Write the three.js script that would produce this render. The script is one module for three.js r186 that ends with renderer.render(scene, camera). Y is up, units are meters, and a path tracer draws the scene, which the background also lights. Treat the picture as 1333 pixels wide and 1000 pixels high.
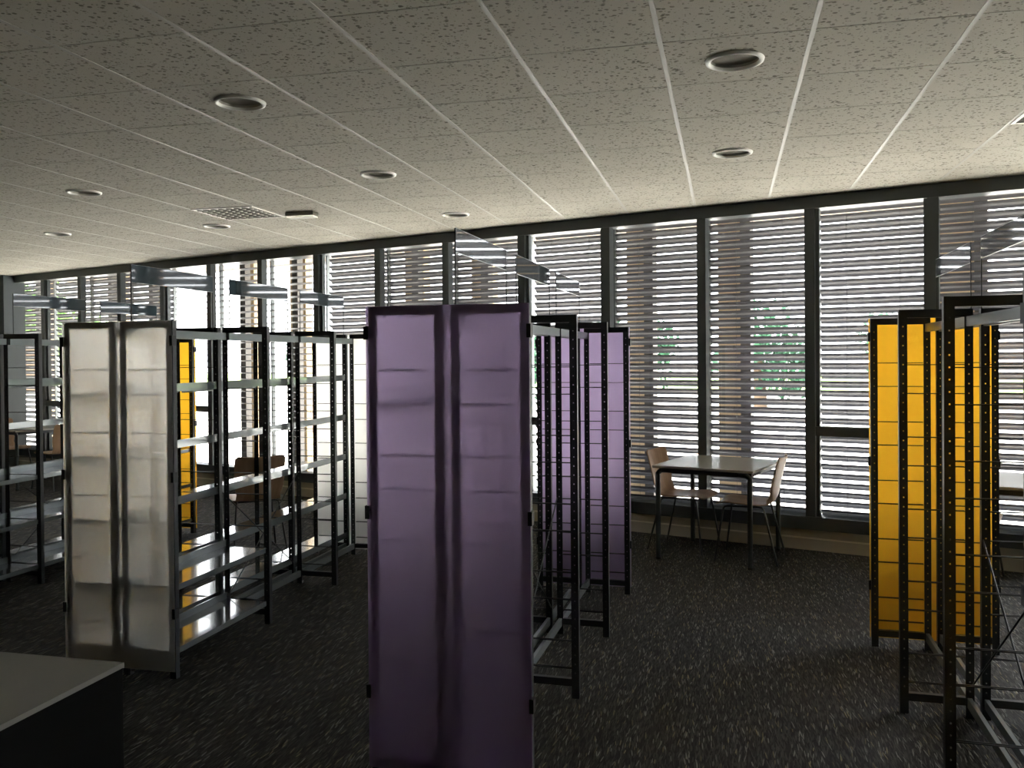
import * as THREE from 'three';
import { mergeGeometries } from 'three/addons/utils/BufferGeometryUtils.js';
import { RoundedBoxGeometry } from 'three/addons/geometries/RoundedBoxGeometry.js';

// ------------------------------------------------------------------ camera, sky, exposure
const EYE = 1.5927, CEIL = 2.885, WALL_TURN = 0.31665, WALL_DIST = 7.3731, BAY = 0.91163, FIRST = -0.81688;
const scene = new THREE.Scene();
const camera = new THREE.PerspectiveCamera(2 * Math.atan(500 / 1149) * 180 / Math.PI, 1333 / 1000, 0.05, 400);
{
  const yaw = 0.239357, pitch = 0.00846, roll = -0.007809;
  camera.rotation.order = 'YXZ';
  camera.position.set(0, EYE, 0);
  camera.rotation.set(-pitch, yaw, roll);
  camera.setViewOffset(1333, 1000, 0, 24.67, 1333, 1000);          // the lens sits a little above the middle of the frame
}
const renderer = new THREE.WebGLRenderer();
renderer.toneMapping = THREE.LinearToneMapping;
renderer.toneMappingExposure = 12.0;
renderer.shadowMap.enabled = true;
{ // bright overcast sky: lighter towards the zenith, the same all the way round
  const w = 64, h = 64, d = new Float32Array(w * h * 4);
  for (let j = 0; j < h; j++) for (let i = 0; i < w; i++) {
    const up = Math.sin(((j + 0.5) / h - 0.5) * Math.PI), l = 0.95 + 1.0 * Math.max(0, up), k = (j * w + i) * 4;
    d[k] = l * 0.97; d[k + 1] = l; d[k + 2] = l * 1.03; d[k + 3] = 1;
  }
  const sky = new THREE.DataTexture(d, w, h, THREE.RGBAFormat, THREE.FloatType);
  sky.mapping = THREE.EquirectangularReflectionMapping; sky.magFilter = THREE.LinearFilter; sky.needsUpdate = true;
  scene.background = sky;
}
{ // hazy sun, high in front of the windows: the slats stop it, the pale paving throws its light up to the ceiling
  const sun = new THREE.DirectionalLight(0xfff8ee, 2.0);
  sun.position.set(-6, 30, -24); sun.target.position.set(-2, 0, -8); sun.shadow.radius = 6;
  sun.castShadow = true; sun.shadow.mapSize.set(4096, 4096);
  Object.assign(sun.shadow.camera, { left: -25, right: 25, top: 25, bottom: -25, near: 1, far: 90 });
  scene.add(sun, sun.target);
}

// ------------------------------------------------------------------ helpers
let seed = 12345;
const rnd = () => { seed = (seed * 1664525 + 1013904223) >>> 0; return seed / 4294967296; };
const R = (a, b) => a + (b - a) * rnd();
const used = new Map();
function numbered(n) { const k = used.get(n) ?? 0; used.set(n, k + 1); return k ? `${n}_${String(k).padStart(3, '0')}` : n; }
function tag(o, label, category, group) { Object.assign(o.userData, { label, category }); if (group) o.userData.group = group; return o; }
function thing(name, label, category, x, y, z, turn = 0, group) {
  const o = new THREE.Group(); o.name = numbered(name); o.position.set(x, y, z); o.rotation.y = turn; scene.add(o);
  return tag(o, label, category, group);
}
function part(name, geo, mat, parent, x = 0, y = 0, z = 0) {
  const m = new THREE.Mesh(geo, mat); m.name = name; m.position.set(x, y, z); m.castShadow = m.receiveShadow = true; parent.add(m); return m;
}
function sub(name, parent, x = 0, y = 0, z = 0) { const g = new THREE.Group(); g.name = name; g.position.set(x, y, z); parent.add(g); return g; }
function struct(name, geo, mat, x = 0, y = 0, z = 0) { const m = part(name, geo, mat, scene, x, y, z); m.userData.kind = 'structure'; return m; }
const cache = new Map();
const memo = (key, make) => { if (!cache.has(key)) cache.set(key, make()); return cache.get(key); };
const box = (w, h, d) => memo(`b${w.toFixed(4)},${h.toFixed(4)},${d.toFixed(4)}`, () => new THREE.BoxGeometry(w, h, d));
const at = (g, x, y, z) => g.clone().translate(x, y, z);
function rod(a, b, r, seg = 8) {
  const A = new THREE.Vector3(...a), B = new THREE.Vector3(...b), d = B.clone().sub(A);
  const g = new THREE.CylinderGeometry(r, r, d.length(), seg);
  g.applyQuaternion(new THREE.Quaternion().setFromUnitVectors(new THREE.Vector3(0, 1, 0), d.normalize()));
  return g.translate((A.x + B.x) / 2, (A.y + B.y) / 2, (A.z + B.z) / 2);
}
const tube = (pts, r, n = 24, seg = 8) => new THREE.TubeGeometry(new THREE.CatmullRomCurve3(pts.map((p) => new THREE.Vector3(...p)), false, 'catmullrom', 0.15), n, r, seg, false);
function prism(points, depth, holes = []) {
  const s = new THREE.Shape(points.map((p) => new THREE.Vector2(...p)));
  for (const h of holes) s.holes.push(h);
  return new THREE.ExtrudeGeometry(s, { depth, bevelEnabled: false, curveSegments: 24 });
}
// the window wall: u runs along it, d outwards through it
const T = new THREE.Vector3(Math.cos(WALL_TURN), 0, Math.sin(WALL_TURN)), N = new THREE.Vector3(Math.sin(WALL_TURN), 0, -Math.cos(WALL_TURN));
const onWall = (u, d = 0, y = 0) => N.clone().multiplyScalar(WALL_DIST + d).addScaledVector(T, u).setY(y);

// ------------------------------------------------------------------ textures and materials
function texture(size, paint, srgb = true) {
  const d = new Float32Array(size * size * 3); paint(d, size);
  const b = new Uint8Array(size * size * 4);
  for (let i = 0; i < size * size; i++) { for (let k = 0; k < 3; k++) b[i * 4 + k] = Math.max(0, Math.min(255, d[i * 3 + k] * 255)); b[i * 4 + 3] = 255; }
  const t = new THREE.DataTexture(b, size, size); t.wrapS = t.wrapT = THREE.RepeatWrapping; t.magFilter = THREE.LinearFilter; t.minFilter = THREE.LinearMipmapLinearFilter;
  if (srgb) t.colorSpace = THREE.SRGBColorSpace;
  t.needsUpdate = true; return t;
}
function fleck(d, n, cx, cy, a, b, ang, col, mix) {   // one elliptical mark, wrapping round the edges
  const r = Math.ceil(Math.max(a, b)), c = Math.cos(ang), s = Math.sin(ang);
  for (let y = -r; y <= r; y++) for (let x = -r; x <= r; x++) {
    const p = (x * c + y * s) / a, q = (-x * s + y * c) / b, e = p * p + q * q;
    if (e > 1) continue;
    const k = ((((Math.round(cy) + y) % n + n) % n) * n + ((Math.round(cx) + x) % n + n) % n) * 3, w = mix * Math.min(1, (1 - e) * 2.5);
    for (let j = 0; j < 3; j++) d[k + j] += (col[j] - d[k + j]) * w;
  }
}
const tileMap = texture(1024, (d, n) => {            // 1.2 m square of mineral fibre tile with pits
  for (let i = 0; i < n * n; i++) { const v = R(-0.018, 0.018); d[i * 3] = 0.80 + v; d[i * 3 + 1] = 0.79 + v; d[i * 3 + 2] = 0.75 + v; }
  for (let i = 0; i < 2600; i++) fleck(d, n, R(0, n), R(0, n), R(1, 2.2), R(1, 2), R(0, 3), [0.5, 0.49, 0.45], R(0.3, 0.6));
  for (let i = 0; i < 1700; i++) fleck(d, n, R(0, n), R(0, n), R(2.2, 4.2), R(2.2, 4), R(-0.6, 0.6), [0.42, 0.41, 0.37], R(0.4, 0.8));
  for (let i = 0; i < 620; i++) fleck(d, n, R(0, n), R(0, n), R(5, 9.5), R(4.5, 8), R(-0.6, 0.6), [0.38, 0.37, 0.33], R(0.5, 0.85));
});
tileMap.repeat.set(1 / 1.2, 1 / 1.2);
const carpetMap = texture(1024, (d, n) => {          // 1.5 m square: dark pile with flecks that run one way
  for (let i = 0; i < n * n; i++) { const v = R(-0.025, 0.025); d[i * 3] = 0.19 + v; d[i * 3 + 1] = 0.19 + v; d[i * 3 + 2] = 0.185 + v; }
  for (let i = 0; i < 6000; i++) { const g = R(0.03, 0.11); fleck(d, n, R(0, n), R(0, n), R(1.5, 2.6), R(14, 30), R(-0.16, 0.16), [g, g, g], 0.9); }
  for (let i = 0; i < 7000; i++) { const g = R(0.26, 0.44); fleck(d, n, R(0, n), R(0, n), R(1.4, 2.3), R(14, 28), R(-0.16, 0.16), [g, g * 0.99, g * 0.95], 0.85); }
  for (let i = 0; i < 1100; i++) { const g = R(0.5, 0.76); fleck(d, n, R(0, n), R(0, n), R(1.5, 2.3), R(13, 28), R(-0.16, 0.16), rnd() < 0.3 ? [g, g * 0.94, g * 0.74] : [g, g, g * 0.97], 0.95); }
});
carpetMap.repeat.set(1 / 1.5, 1 / 1.5);
const woodMap = texture(512, (d, n) => {
  for (let y = 0; y < n; y++) for (let x = 0; x < n; x++) {
    const g = Math.sin(x * 0.09 + 2.2 * Math.sin(y * 0.0123 + x * 0.011)) * 0.5 + Math.sin(x * 0.31 + 1.5 * Math.sin(y * 0.0245)) * 0.3, k = (y * n + x) * 3, v = 0.035 * g + R(-0.015, 0.015);
    d[k] = 0.74 + v; d[k + 1] = 0.61 + v; d[k + 2] = 0.49 + v;
  }
});
const std = (o) => new THREE.MeshStandardMaterial(o), phy = (o) => new THREE.MeshPhysicalMaterial(o);
const hex = (h) => new THREE.Color(h);
const M = {
  tile: std({ map: tileMap, color: 0xdedcd6, roughness: 0.95 }),
  slab: std({ color: 0x8d8a80, roughness: 0.95 }),
  runner: std({ color: 0xa5a399, roughness: 0.5 }),
  carpet: std({ map: carpetMap, color: 0xc6c6c4, bumpMap: carpetMap, bumpScale: 0.004, roughness: 0.92 }),
  wall: std({ color: 0xb9b4a6, roughness: 0.9 }),
  skirting: std({ color: 0xc0bcae, roughness: 0.6 }),
  skirtingLine: std({ color: 0xf0ecdc, roughness: 0.45 }),
  frame: std({ color: 0x4a5154, roughness: 0.45 }),
  glass: phy({ color: 0xffffff, transmission: 1, thickness: 0, roughness: 0, ior: 1.45 }),
  slat: std({ color: 0x68686d, roughness: 0.5 }),
  cord: std({ color: 0x55565a, roughness: 0.9 }),
  rail: std({ color: 0x6c7070, roughness: 0.4, metalness: 0.4 }),
  post: std({ color: 0x303538, roughness: 0.42 }),
  shelf: phy({ color: 0x8a9294, roughness: 0.13, metalness: 0.35, clearcoat: 0.6, clearcoatRoughness: 0.05 }),
  beam: std({ color: 0x7c8486, roughness: 0.35, metalness: 0.3 }),
  wire: std({ color: 0x3a3d3e, roughness: 0.4, metalness: 0.5 }),
  clip: std({ color: 0x1b1e1f, roughness: 0.5 }),
  sign: phy({ color: 0x3c4c54, roughness: 0.06, clearcoat: 1, clearcoatRoughness: 0.03, ior: 1.55 }),
  signEdge: std({ color: 0xb8c2c4, roughness: 0.25 }),
  ply: std({ map: woodMap, roughness: 0.4 }),
  steel: std({ color: 0x4a4d4e, roughness: 0.35, metalness: 0.6 }),
  tableTop: phy({ color: 0xb4b1a9, roughness: 0.24 }),
  tableFrame: std({ color: 0x3b4144, roughness: 0.45 }),
  deskTop: std({ color: 0x8b8c86, roughness: 0.4 }),
  deskSide: phy({ color: 0x111212, roughness: 0.9, specularIntensity: 0.3 }),
  trimWhite: std({ color: 0xf3f2ec, roughness: 0.35 }),
  reflector: std({ color: 0x9c998e, roughness: 0.3, metalness: 0.3 }),
  lampOff: std({ color: 0x8e8c82, roughness: 0.4 }),
  ventBack: std({ color: 0x4c4a43, roughness: 0.8 }),
  vent: std({ color: 0xd9d7cd, roughness: 0.45 }),
  dark: std({ color: 0x1d1e1d, roughness: 0.9 }),
  timber: std({ color: 0xd2ba94, roughness: 0.7 }),
  soffit: std({ color: 0x4e3c26, roughness: 0.7 }),
  postOut: std({ color: 0x605c56, roughness: 0.6 }),
  ground: std({ color: 0xcfccc4, roughness: 0.95 }),
  grass: std({ color: 0x6f8a3f, roughness: 1 }),
  leaf: std({ color: 0x5f8a3c, roughness: 0.8, side: THREE.DoubleSide }),
  leafDark: std({ color: 0x1c4a2e, roughness: 0.8, side: THREE.DoubleSide }),
  trunk: std({ color: 0x5b4a38, roughness: 0.9 }),
};
// frosted polycarbonate: scatters what stands behind it
const frosted = (h, through, roughness = 0.72) => phy({ color: hex(h), transmission: through, thickness: 0.004, roughness, ior: 1.32, specularIntensity: 0.5 });
M.white = frosted(0xfbfaf6, 0.88); M.purple = frosted(0xc7b3d8, 0.68); M.yellow = frosted(0xf5c53a, 0.7, 0.9);

// ------------------------------------------------------------------ the room
const LEFT = FIRST - 14 * BAY, RIGHT = 5.2;                             // ends of the window wall, along u
const cornerL = onWall(LEFT), cornerR = onWall(RIGHT), BACK = 5;        // BACK: z of the wall behind
const lapL = onWall(LEFT, 0.14), lapR = onWall(RIGHT, 0.14);
const outline = [[cornerL.x, -lapL.z], [cornerR.x, -lapR.z], [cornerR.x, -BACK], [cornerL.x, -BACK]].reverse();
struct('floor', prism(outline, 0.1).rotateX(-Math.PI / 2).translate(0, -0.1, 0), M.carpet);
const ceiling = struct('ceiling', prism(outline, 0.15).rotateX(-Math.PI / 2).translate(0, CEIL + 0.01, 0), M.slab);
const H = CEIL + 0.16;
struct('wall_left', box(0.2, H, BACK - cornerL.z + 0.2), M.wall, cornerL.x - 0.1, H / 2, (BACK + cornerL.z - 0.2) / 2);
struct('wall_right', box(0.2, H, BACK - cornerR.z + 0.2), M.wall, cornerR.x + 0.1, H / 2, (BACK + cornerR.z - 0.2) / 2);
struct('wall_back', box(cornerR.x - cornerL.x + 0.4, H, 0.2), M.wall, (cornerR.x + cornerL.x) / 2, H / 2, BACK + 0.1);
{
  const len = RIGHT - LEFT, c = onWall((RIGHT + LEFT) / 2);
  const along = (name, h, d, y, out, m, extra = 0) => { const o = struct(name, box(len + extra, h, d), m); o.position.copy(onWall((RIGHT + LEFT) / 2, out, y)); o.rotation.y = -WALL_TURN; return o; };
  along('wall_front', 0.175, 0.2, 0.0875, 0.12, M.skirting);
  along('baseboard_front', 0.012, 0.02, 0.0985, 0.022, M.skirtingLine);
  along('trim_1', 0.105, 0.16, 0.2275, 0.06, M.frame);                 // bottom rail of the glazing
  along('trim_2', 0.105, 0.16, CEIL - 0.0525, 0.06, M.frame);         // head of the glazing
  const corner = struct('trim_3', box(0.32, CEIL, 0.32), M.frame); corner.position.copy(onWall(LEFT + 0.03, -0.02, CEIL / 2)); corner.rotation.y = -WALL_TURN;
}
// ceiling tiles, recessed lamps and grilles
const B0 = -0.262, A0 = 3.6823, P = 0.6;
const lampTiles = [[-4, 0], [0, 0], [0, 3], [-4, 3], [-4, 6], [-8, 3], [-8, 6], [-11, 6]], ventTiles = [[-7, 5], [3, 2]];
const key = (i, j) => `${i},${j}`, lampAt = new Set(lampTiles.map((p) => key(...p))), ventAt = new Set(ventTiles.map((p) => key(...p)));
{
  // keep the side of the wall line that is inside the room
  const inside = (x, Z) => (WALL_DIST - 0.02) - (x * Math.sin(WALL_TURN) + Z * Math.cos(WALL_TURN));
  const clip = (pts) => {
    const out = [];
    pts.forEach((a, i) => {
      const b = pts[(i + 1) % pts.length], da = inside(...a), db = inside(...b);
      if (da >= 0) out.push(a);
      if (da * db < 0) { const t = da / (da - db); out.push([a[0] + (b[0] - a[0]) * t, a[1] + (b[1] - a[1]) * t]); }
    });
    return out;
  };
  const hw = P / 2 - 0.0105, hz = P / 2 - 0.0032, thick = 0.014;
  const shift = (g, u, v) => { const a = g.attributes.uv; for (let i = 0; i < a.count; i++) a.setXY(i, a.getX(i) + u, a.getY(i) + v); return g; };
  const make = (pts, hole) => {
    const h = hole ? [new THREE.Path().absarc(0, 0, 0.112, 0, Math.PI * 2, true)] : [];
    return prism(pts, thick, h).rotateX(-Math.PI / 2);
  };
  const full = [[-hw, -hz], [hw, -hz], [hw, hz], [-hw, hz]];
  const kinds = [0, 1, 2, 3, 4].map((k) => shift(make(full), k * 0.37, k * 0.53)), holed = shift(make(full, true), 0.2, 0.7);
  let count = 0;
  for (let i = -18; i < 6; i++) for (let j = -3; j < 13; j++) {
    const x = B0 + (i + 0.5) * P, Z = A0 + (j + 0.5) * P;
    if (ventAt.has(key(i, j)) || x - 0.3 < cornerL.x) continue;
    const pts = full.map(([a, b]) => [x + a, Z + b]), c = clip(pts);
    if (c.length < 3) continue;
    const cut = pts.some((p) => inside(...p) < 0);
    const g = cut ? shift(make(c.map(([a, b]) => [a - x, b - Z])), i * 0.37, j * 0.21) : lampAt.has(key(i, j)) ? holed : kinds[Math.floor(rnd() * 5)];
    part('tile', g, M.tile, ceiling, x, CEIL - 0.003, -Z); count++;
  }
  for (let i = -17; i <= 6; i++) {                       // exposed runners between the rows of tiles
    const x = B0 + i * P, end = (WALL_DIST - 0.01 - (x - 0.012) * Math.sin(WALL_TURN)) / Math.cos(WALL_TURN) - 0.01, start = A0 - 3 * P;
    if (x > cornerL.x && end > start) part('runner', box(0.02, 0.012, end - start), M.runner, ceiling, x, CEIL + 0.002, -(start + end) / 2);
  }
}
for (const [i, j] of lampTiles) {
  const t = thing('recessed_downlight', i === -8 && j === 6 ? 'round recessed ceiling downlight, switched off, between the square air grille and the windows' : 'round recessed ceiling downlight with white trim ring, away from the air grille', 'downlight', B0 + (i + 0.5) * P, CEIL - 0.006, -(A0 + (j + 0.5) * P), 0, 'recessed downlights in the ceiling');
  part('trim_ring', memo('ring', () => new THREE.LatheGeometry([[0.104, 0.004], [0.106, -0.006], [0.114, -0.01], [0.124, -0.006], [0.127, 0.003]].map((p) => new THREE.Vector2(...p)), 40)), M.trimWhite, t);
  part('reflector', memo('refl', () => new THREE.LatheGeometry([[0.105, 0.002], [0.1, 0.03], [0.085, 0.075], [0.06, 0.1], [0.001, 0.105]].map((p) => new THREE.Vector2(...p)), 40)), M.reflector, t);
  const l = part('bulb', memo('lampoff', () => new THREE.LatheGeometry([[0.001, 0.05], [0.018, 0.055], [0.02, 0.07], [0.02, 0.104]].map((p) => new THREE.Vector2(...p)), 20)), M.lampOff, t);
  l.material = M.lampOff;
}
for (const [i, j] of ventTiles) {
  const t = thing('ceiling_grille', i < 0 ? 'square white louvred air grille in the ceiling beside the emergency light' : 'square white louvred air grille in the ceiling near the tall windows', 'vent', B0 + (i + 0.5) * P, CEIL - 0.008, -(A0 + (j + 0.5) * P));
  part('back_plate', box(0.574, 0.006, 0.574), M.ventBack, t, 0, 0.022, 0);
  for (const s of [-1, 1]) { part('grille_frame', box(0.585, 0.014, 0.02), M.vent, t, 0, 0.006, s * 0.2825); part('grille_frame', box(0.02, 0.014, 0.545), M.vent, t, s * 0.2825, 0.006, 0); }
  for (let k = -3; k <= 3; k++) {
    const a = part('louvre', box(0.545, 0.004, 0.032), M.vent, t, 0, 0.009, k * 0.074); a.rotation.x = -0.7;
    const b = part('louvre', box(0.012, 0.014, 0.545), M.vent, t, k * 0.074, 0.008, 0); b.rotation.z = 0.25;
  }
}
{
  const t = thing('emergency_light', 'small white box-shaped emergency light on the ceiling beside the air grille', 'light fitting', -3.62, CEIL - 0.003, -7.1);
  part('housing', new RoundedBoxGeometry(0.27, 0.034, 0.11, 2, 0.008), std({ color: 0x8c897c, roughness: 0.6 }), t, 0, -0.017, 0);
  part('diffuser', new RoundedBoxGeometry(0.26, 0.016, 0.1, 2, 0.006), M.white, t, 0, -0.042, 0);
}

// ------------------------------------------------------------------ windows, blinds and what stands outside
const LOW = 0.28, TOP = CEIL - 0.105;
const slatShape = (tilt1, tilt2, len) => memo(`slat${tilt1},${len}`, () => {
  const line = [[0, 0]]; for (const [l, a] of [[0.026, tilt1], [0.028, tilt2], [0.026, tilt1]]) { const [z, y] = line.at(-1); line.push([z - l * Math.cos(a), y - l * Math.sin(a)]); }
  const [ez, ey] = line.at(-1), th = 0.0018;
  const pts = [...line, ...line.slice().reverse().map(([z, y]) => [z + th * Math.sin(tilt1), y + th * Math.cos(tilt1)])].map(([z, y]) => [z - ez / 2, y - ey / 2]).reverse();
  return prism(pts, len).translate(0, 0, -len / 2).rotateY(-Math.PI / 2);     // x along the wall, outer edge low
});
for (let i = -7; i < 14; i++) {
  const u = FIRST - (i + 0.5) * BAY, opens = ((i % 3) + 3) % 3 === 0, open = i >= 7 && i <= 9;
  if (u + BAY / 2 > RIGHT + 0.5) continue;
  const w = new THREE.Group(); w.name = `window_${i + 8}`; w.userData.kind = 'structure'; w.position.copy(onWall(u)); w.rotation.y = -WALL_TURN; scene.add(w);
  part('mullion', box(0.078, TOP - LOW, 0.08), M.frame, w, BAY / 2, (TOP + LOW) / 2, -0.03);
  if (i === 13) part('mullion', box(0.082, TOP - LOW, 0.14), M.frame, w, -BAY / 2 + 0.06, (TOP + LOW) / 2, -0.05);
  if (opens) {
    part('transom', box(BAY - 0.082, 0.074, 0.12), M.frame, w, 0, 0.976, -0.05);
    for (const s of [-1, 1]) part('casement_stile', box(0.028, TOP - LOW, 0.05), M.frame, w, s * (BAY / 2 - 0.055), (TOP + LOW) / 2, -0.05);
    part('pane', box(BAY - 0.14, TOP - 1.013, 0.001), M.glass, w, 0, (TOP + 1.013) / 2, -0.06);
    part('pane', box(BAY - 0.14, 0.939 - LOW, 0.001), M.glass, w, 0, (0.939 + LOW) / 2, -0.06);
  } else part('pane', box(BAY - 0.082, TOP - LOW, 0.001), M.glass, w, 0, (TOP + LOW) / 2, -0.06);
  if (i <= -2) continue;                                              // these blinds are drawn up
  const p = onWall(u, 0.19, 0.22);
  const b = thing('venetian_blind', open ? 'metal venetian blind outside the glass with slats tilted flat and wide bright gaps' : opens ? 'half-closed grey metal blind outside a window divided by a dark transom' : 'half-closed grey metal blind with a post behind it, outside an undivided window', 'blind', p.x, p.y, p.z, -WALL_TURN, open ? 'flat-slatted outdoor blinds' : opens ? 'half-closed blinds outside divided windows' : 'half-closed blinds outside undivided windows');
  const len = BAY - (opens ? 0.055 : 0.02), slat = open ? slatShape(0.26, 0.1, len) : slatShape(0.98, 0.6, len);
  for (let k = 0; k < 35; k++) part('slat', slat, M.slat, b, opens ? 0.014 : 0, 0.07 + k * 0.0757, 0);
  for (const s of [-0.2, 0.2]) part('cord', box(0.002, 2.52, 0.002), M.cord, b, s, 1.28, 0.036);
  for (const s of [-1, 1]) part('guide_rail', box(0.0095, 2.64, 0.05), M.rail, b, s * (BAY / 2 - 0.005), 1.32, 0);
  part('bottom_bar', box(BAY - 0.1, 0.018, 0.06), M.rail, b, 0, 0.02, 0);
  part('head_box', box(BAY - 0.06, 0.036, 0.1), M.post, b, 0, 2.665, 0);
}
{ // posts and eave outside
  for (let i = -7; i < 14; i++) {
    if (((i % 3) + 3) % 3 === 0) continue;
    const a = onWall(FIRST - (i + 0.67) * BAY, 0.31), c = onWall(FIRST - (i + 0.88) * BAY, 0.56);
    const m = tag(part(numbered('steel_post'), box(0.09, 2.9, 0.09), M.postOut, scene, a.x, 1.45, a.z), 'grey steel post standing outdoors close behind the blind', 'post', 'steel posts outside the windows'); m.rotation.y = -WALL_TURN;
    const t = tag(part(numbered('timber_column'), new RoundedBoxGeometry(0.27, 2.9, 0.12, 1, 0.006), M.timber, scene, c.x, 1.45, c.z), 'pale timber column outdoors carrying the eave', 'column', 'timber columns outside the windows'); t.rotation.y = -WALL_TURN;
  }
  const mid = (LEFT + RIGHT) / 2, eave = struct('trim_4', box(RIGHT - LEFT + 1, 0.15, 1.35), M.soffit); eave.position.copy(onWall(mid, 0.86, 2.98)); eave.rotation.y = -WALL_TURN;
  const sill = struct('trim_5', box(RIGHT - LEFT, 0.03, 0.4), M.rail); sill.position.copy(onWall(mid, 0.34, 0.2)); sill.rotation.y = -WALL_TURN;
  const ground = struct('ground', box(160, 0.1, 160), M.ground); ground.position.copy(onWall(-4, 80.3, -0.05)); ground.rotation.y = -WALL_TURN;
  const lawn = struct('lawn', box(150, 0.02, 40), M.grass); lawn.position.copy(onWall(-4, 52, 0.01)); lawn.rotation.y = -WALL_TURN;
  const tree = (u, d, h, w, base, mat, label, n, group) => {
    const p = onWall(u, d), t = thing(base ? 'tree' : 'shrub', label, base ? 'tree' : 'shrub', p.x, 0, p.z, 0, group);
    part('trunk', new THREE.CylinderGeometry(0.05 * w, 0.09 * w, base + h * 0.5, 8), M.trunk, t, 0, (base + h * 0.5) / 2, 0);
    const pos = [], blobs = Array.from({ length: 9 }, () => [R(-0.3, 0.3) * w, base + (h - base) * R(0.25, 0.75), R(-0.3, 0.3) * w, R(0.22, 0.34) * w]);
    for (let k = 0; k < n; k++) {
      const [bx, by, bz, br] = blobs[k % 9], th = R(0, 6.283), ph = Math.acos(R(-1, 1)), r = br * Math.cbrt(R(0.25, 1));
      const c = new THREE.Vector3(bx + r * Math.sin(ph) * Math.cos(th), by + r * Math.cos(ph) * ((h - base) / w), bz + r * Math.sin(ph) * Math.sin(th)), s = R(0.1, 0.2);
      c.y = Math.max(c.y, 0.1);
      const e = new THREE.Euler(R(0, 6), R(0, 6), R(0, 6));
      const q = [[-s, 0, 0], [0, -s * 0.5, 0], [s, 0, 0], [0, s * 0.5, 0]].map((v) => new THREE.Vector3(...v).applyEuler(e).add(c));
      for (const m of [0, 1, 2, 0, 2, 3]) pos.push(q[m].x, q[m].y, q[m].z);
    }
    const g = new THREE.BufferGeometry(); g.setAttribute('position', new THREE.Float32BufferAttribute(pos, 3)); g.computeVertexNormals();
    const f = part('foliage', g, mat, t); f.userData.kind = 'stuff';
  };
  for (const [u, d, h, w] of [[-30, 24, 2.8, 3.2], [-25.6, 24, 2.8, 3.2], [-21.2, 23, 2.8, 3.2], [-16.8, 22, 3, 3.2], [-12.4, 20, 3.0, 3.2], [-8.0, 20, 3.3, 3.2], [-3.6, 20.5, 3.1, 3.2], [0.8, 20, 3.2, 3.2], [5.2, 20.5, 3.1, 3.2]])
    tree(u, d, h, w, 0, M.leafDark, 'dense dark green shrub in the hedge beyond the pale paving', 1500, 'hedge shrubs outside');
  for (const [u, d, h, w] of [[-43, 17, 6, 6], [-52, 21, 7, 6.5]]) tree(u, d, h, w, 1.4, M.leaf, 'leafy light green tree outdoors beyond the corner of the windows', 3500, 'leafy trees outside');
}

// ------------------------------------------------------------------ shelving rows
const RACK = 1.79, HALF = 0.315, PW = 0.035, PITCH = 0.928;
const levels = [1.42, 1.10, 0.78, 0.46, 0.14], rungs = [...levels, ...levels.map((y) => y + 0.127)];
const postGeo = (side) => memo(`post${side}`, () => {           // slotted angle: a web with a row of square holes and a flange
  const holes = [];
  for (let y = 0.12; y < RACK - 0.06; y += 0.042) {
    const p = new THREE.Path(), s = 0.0027; p.moveTo(-s, y - s); p.lineTo(-s, y + s); p.lineTo(s, y + s); p.lineTo(s, y - s); p.closePath(); holes.push(p);
  }
  const web = prism([[-PW / 2, 0.006], [PW / 2, 0.006], [PW / 2, RACK - 0.035], [-PW / 2, RACK - 0.035]], 0.0025, holes);
  const strip = (g) => { const q = g.index ? g.toNonIndexed() : g; return q; };
  const flange = strip(at(new THREE.BoxGeometry(0.003, RACK - 0.041, 0.03), side * (PW / 2 - 0.0015), 0.006 + (RACK - 0.041) / 2, -0.0135));
  const foot = strip(at(new THREE.BoxGeometry(PW, 0.008, 0.032), 0, 0.004, -0.014));
  return mergeGeometries([strip(web), flange, foot]);
});
const span = HALF - 0.015;                                       // from the outer edge to the inner edge of one frame
const rungGeo = memo('rung', () => mergeGeometries([-0.007, 0.007].map((z) => at(new THREE.BoxGeometry(span - 2 * PW, 0.004, 0.004), 0, 0, z))));
function shelfGeo(side, len) {
  return memo(`shelf${side}`, () => {
    const a = 0.024, b = 0.292, t = 0.004;
    const pts = [[a, 0.042], [a, -0.004], [b - 0.002, -0.004], [b - 0.002, -0.03], [b, -0.03], [b, 0], [a + t, 0], [a + t, 0.042]].map(([x, y]) => [side * x, y]);
    return prism(side > 0 ? pts : pts.reverse(), len).translate(0, 0, -len);
  });
}
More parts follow.
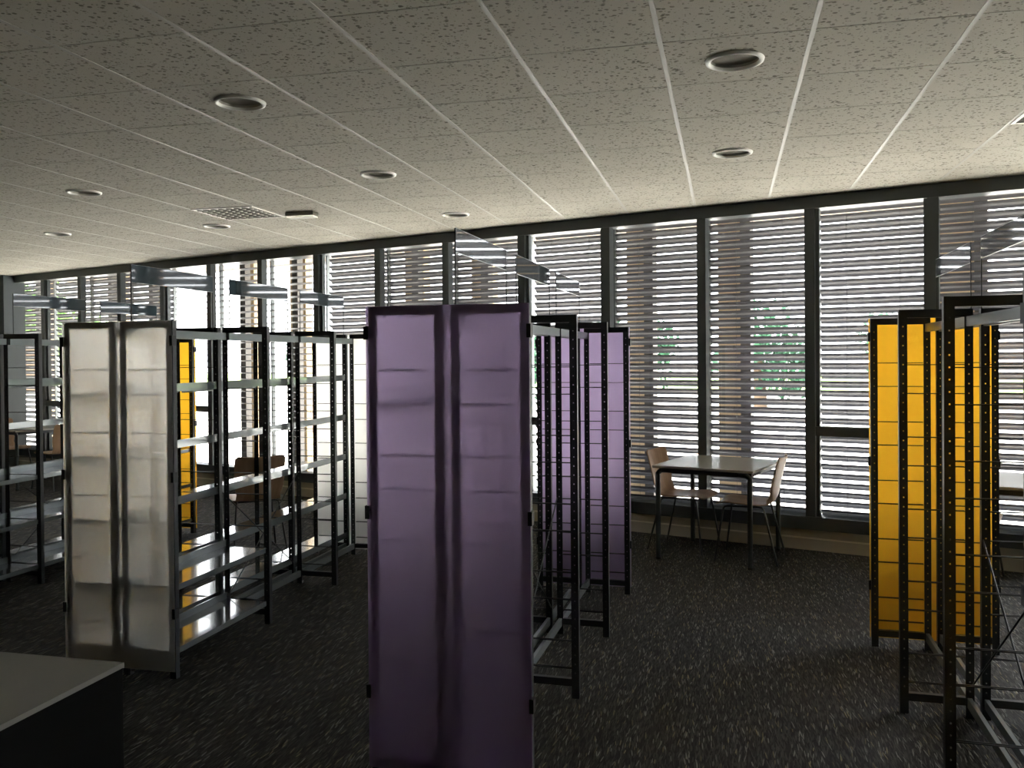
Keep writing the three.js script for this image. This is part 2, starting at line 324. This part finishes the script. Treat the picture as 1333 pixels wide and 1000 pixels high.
function row({ label, x, near, panel, shelves, turn = 0 }) {
  const t = thing('shelving_row', label, 'shelving', x, 0, -near, turn);
  for (let f = 0; f < 4; f++) for (const s of [-1, 1]) {
    const g = sub('upright_frame', t, 0, 0, -f * PITCH), cx = s * (0.015 + span / 2);
    part('post', postGeo(s), M.post, g, s * (HALF - PW / 2), 0, 0);
    part('post', postGeo(-s), M.post, g, s * (0.015 + PW / 2), 0, 0);
    part('top_bar', box(span, 0.035, 0.032), M.post, g, cx, RACK - 0.0175, -0.013);
    part('bottom_bar', box(span - 2 * PW, 0.034, 0.026), M.post, g, cx, 0.073, -0.013);
    for (const y of rungs) part('rung', rungGeo, M.wire, g, cx, y, f === 3 ? -0.02 : -0.006);
  }
  for (let f = 0; f < 3; f++) {
    const z = -f * PITCH - 0.03, len = PITCH - 0.032;
    for (const s of [-1, 1]) {
      part('rail', box(0.018, 0.043, len), M.beam, t, s * 0.034, 1.735, z - len / 2);
      part('rail', box(0.018, 0.043, len), M.beam, t, s * 0.034, 0.07, z - len / 2);
    }
    if (f === 1) for (const s of [-1, 1]) part('brace', rod([0.02 * s, 0.15, s > 0 ? z : z - len], [0.02 * s, 0.785, s > 0 ? z - len : z], 0.004, 6), M.wire, t);
    for (const [side, bays, ys] of shelves) if (bays.includes(f)) for (const y of ys) part('shelf', shelfGeo(side, len), M.shelf, t, 0, y, z);
    const blade = sub('sign_blade', t, 0, 2.045, z - len / 2);
    part('plate', box(0.005, 0.092, 0.74), M.sign, blade);
    for (const s of [-1, 1]) { part('plate_edge', box(0.0056, 0.0016, 0.74), M.signEdge, blade, 0, s * 0.0463, 0); part('rod', box(0.004, 0.36, 0.004), M.wire, blade, 0, -0.135, s * 0.372); }
  }
  const face = new RoundedBoxGeometry(0.638, 1.75, 0.004, 1, 0.0015), mat = M[panel];
  for (const e of [0, 1]) {
    const g = sub('end_panel', t, 0, 0, e ? -3 * PITCH - 0.042 : 0.016);
    part('panel_sheet', face, mat, g, 0, 0.915, 0);
    for (const y of [1.69, 1.01, 0.33]) for (const s of [-1, 1]) part('clip', box(0.016, 0.05, 0.034), M.clip, g, s * 0.318, y, e ? 0.009 : -0.009);
  }
  return t;
}
const all = [0, 1, 2];
row({ label: 'double-sided open shelving row with purple frosted end panels and bare perforated uprights', x: -1.012, near: 3.13, panel: 'purple', turn: -0.02, shelves: [[-1, [0], [1.42]]] });
row({ label: 'double-sided metal shelving row with white frosted end panels and grey shelves', x: -2.995, near: 3.868, panel: 'white', shelves: [[-1, all, levels], [1, [0], [0.46, 0.14]]] });
row({ label: 'double-sided shelving row with yellow end panels and bare uprights without shelves', x: 1.013, near: 2.345, panel: 'yellow', turn: -0.0215, shelves: [] });
row({ label: 'double-sided shelving row with yellow end panels and grey metal shelves beyond the white row', x: -5.085, near: 4.39, panel: 'yellow', shelves: [[-1, all, levels], [1, all, [0.78, 0.46, 0.14]]] });

// ------------------------------------------------------------------ tables and chairs
function makeTable(label, x, Z, turn) {
  const t = thing('study_table', label, 'table', x, 0, -Z, turn), w = 0.8, d = 0.84;
  part('table_top', new RoundedBoxGeometry(w, 0.022, d, 2, 0.006), M.tableTop, t, 0, 0.729, 0);
  const frame = [];
  for (const s of [-1, 1]) { frame.push(at(box(w - 0.14, 0.035, 0.025), 0, 0.7, s * (d / 2 - 0.045))); frame.push(at(box(0.025, 0.035, d - 0.14), s * (w / 2 - 0.045), 0.7, 0)); }
  part('apron', mergeGeometries(frame), M.tableFrame, t);
  for (const sx of [-1, 1]) for (const sz of [-1, 1]) {
    const lx = sx * (w / 2 - 0.035), lz = sz * (d / 2 - 0.035), g = [rod([lx, 0.012, lz], [lx, 0.66, lz], 0.02, 12)];
    g.push(tube([[lx, 0.64, lz], [lx, 0.675, lz], [lx - sx * 0.03, 0.698, lz], [lx - sx * 0.09, 0.702, lz]], 0.019, 12, 10));
    part('leg', mergeGeometries(g.map((q) => q.toNonIndexed())), M.tableFrame, t);
    part('foot', rod([lx, 0, lz], [lx, 0.014, lz], 0.021, 12), M.clip, t);
  }
  return t;
}
const shell = memo('shell', () => {                              // one-piece bent plywood: seat and back, with thickness and softened corners
  const curve = new THREE.CatmullRomCurve3([[0, 0.435, 0.23], [0, 0.452, 0.19], [0, 0.448, 0.05], [0, 0.442, -0.1], [0, 0.455, -0.165], [0, 0.5, -0.2], [0, 0.6, -0.222], [0, 0.72, -0.25], [0, 0.81, -0.275]].map((p) => new THREE.Vector3(...p)));
  const n = 36, m = 10, pos = [], idx = [], uv = [];
  for (const side of [0, 1]) for (let i = 0; i <= n; i++) {
    const s = i / n, p = curve.getPointAt(s), tn = curve.getTangentAt(s), nx = new THREE.Vector3(0, -tn.z, tn.y);
    let w = 0.4 - 0.05 * Math.exp(-((s - 0.55) ** 2) / 0.012);
    const end = Math.min(s, 1 - s) * 0.9; if (end < 0.03) w -= 0.05 * (1 - Math.sqrt(1 - (1 - end / 0.03) ** 2));
    for (let j = 0; j <= m; j++) {
      const v = j / m * 2 - 1, bow = (s > 0.5 ? 0.03 : 0.008) * v * v;
      const o = nx.clone().multiplyScalar((s > 0.5 ? -1 : -1) * (bow * -1) + (side ? 0.0055 : -0.0055));
      pos.push(v * w / 2, p.y + o.y, p.z + o.z); uv.push(v * 0.2 + 0.3, s * 0.9);
    }
  }
  const row_ = m + 1, half = (n + 1) * row_;
  for (let i = 0; i < n; i++) for (let j = 0; j < m; j++) { const a = i * row_ + j, b = a + 1, c = a + row_, d = c + 1; idx.push(a, b, c, b, d, c, half + a, half + c, half + b, half + b, half + c, half + d); }
  const edge = []; for (let j = 0; j <= m; j++) edge.push(j); for (let i = 1; i <= n; i++) edge.push(i * row_ + m); for (let j = m - 1; j >= 0; j--) edge.push(n * row_ + j); for (let i = n - 1; i > 0; i--) edge.push(i * row_);
  edge.forEach((a, k) => { const b = edge[(k + 1) % edge.length]; idx.push(a, half + a, b, b, half + a, half + b); });
  const g = new THREE.BufferGeometry(); g.setAttribute('position', new THREE.Float32BufferAttribute(pos, 3)); g.setAttribute('uv', new THREE.Float32BufferAttribute(uv, 2)); g.setIndex(idx); g.computeVertexNormals(); return g;
});
function makeChair(label, x, Z, turn) {                          // turn 0 faces the camera side (+z)
  const t = thing('plywood_chair', label, 'chair', x, 0, -Z, turn);
  part('seat_shell', shell, M.ply, t);
  for (const sx of [-1, 1]) {
    part('leg', memo(`lf${sx}`, () => tube([[sx * 0.14, 0.428, 0.06], [sx * 0.165, 0.428, 0.15], [sx * 0.178, 0.41, 0.175], [sx * 0.225, 0, 0.235]], 0.008, 24, 8)), M.steel, t);
    part('leg', memo(`lb${sx}`, () => tube([[sx * 0.14, 0.428, 0.0], [sx * 0.16, 0.428, -0.1], [sx * 0.172, 0.41, -0.13], [sx * 0.215, 0, -0.235]], 0.008, 24, 8)), M.steel, t);
  }
  part('under_frame', memo('uf', () => mergeGeometries([rod([-0.16, 0.426, 0.1], [0.16, 0.426, 0.1], 0.007), rod([-0.15, 0.426, -0.06], [0.15, 0.426, -0.06], 0.007), rod([-0.14, 0.428, -0.02], [-0.14, 0.428, 0.08], 0.007), rod([0.14, 0.428, -0.02], [0.14, 0.428, 0.08], 0.007)])), M.steel, t);
  return t;
}
const W = -WALL_TURN;
makeTable('square grey table with two chairs facing each other under the windows', -0.07, 7.27, W);
makeChair('plywood chair tucked in at the grey table, on the side beside the purple shelving', -0.36, 7.47, W + Math.PI / 2);
makeChair('plywood chair tucked in at the grey table, on the side towards the yellow shelving', 0.17, 7.18, W - Math.PI / 2 + 0.12);
makeTable('square grey table half hidden behind the bare yellow shelving row', 1.88, 6.62, W);
makeChair('plywood chair at the table behind the bare yellow shelving row', 1.62, 6.82, W + Math.PI / 2);
makeChair('plywood chair standing alone behind the white shelving row, turned from the shelves', -3.82, 6.6, Math.PI * 0.78 + Math.PI / 2 - 0.15);
makeTable('square grey table in the window corner beyond the shelved yellow row', -8.75, 9.6, W);
makeChair('plywood chair at the corner table, nearer the end of the windows', -9.35, 9.85, W + Math.PI / 2);
makeChair('plywood chair at the corner table, on the side towards the yellow shelving', -8.15, 9.4, W - Math.PI / 2);

// reception desk
{
  const t = thing('desk', 'dark-sided desk with plain grey top in front of the white shelving row', 'desk', -2.43, 0, -1.58);
  part('desk_top', box(1.5, 0.014, 1.2), M.deskTop, t, 0, 0.723, 0);
  part('side_panel', box(0.03, 0.716, 1.19), M.deskSide, t, 0.734, 0.358, 0);
  part('side_panel', box(0.03, 0.716, 1.19), M.deskSide, t, -0.734, 0.358, 0);
  part('front_panel', box(1.434, 0.6, 0.02), M.deskSide, t, 0, 0.405, -0.575);
}
renderer.render(scene, camera);
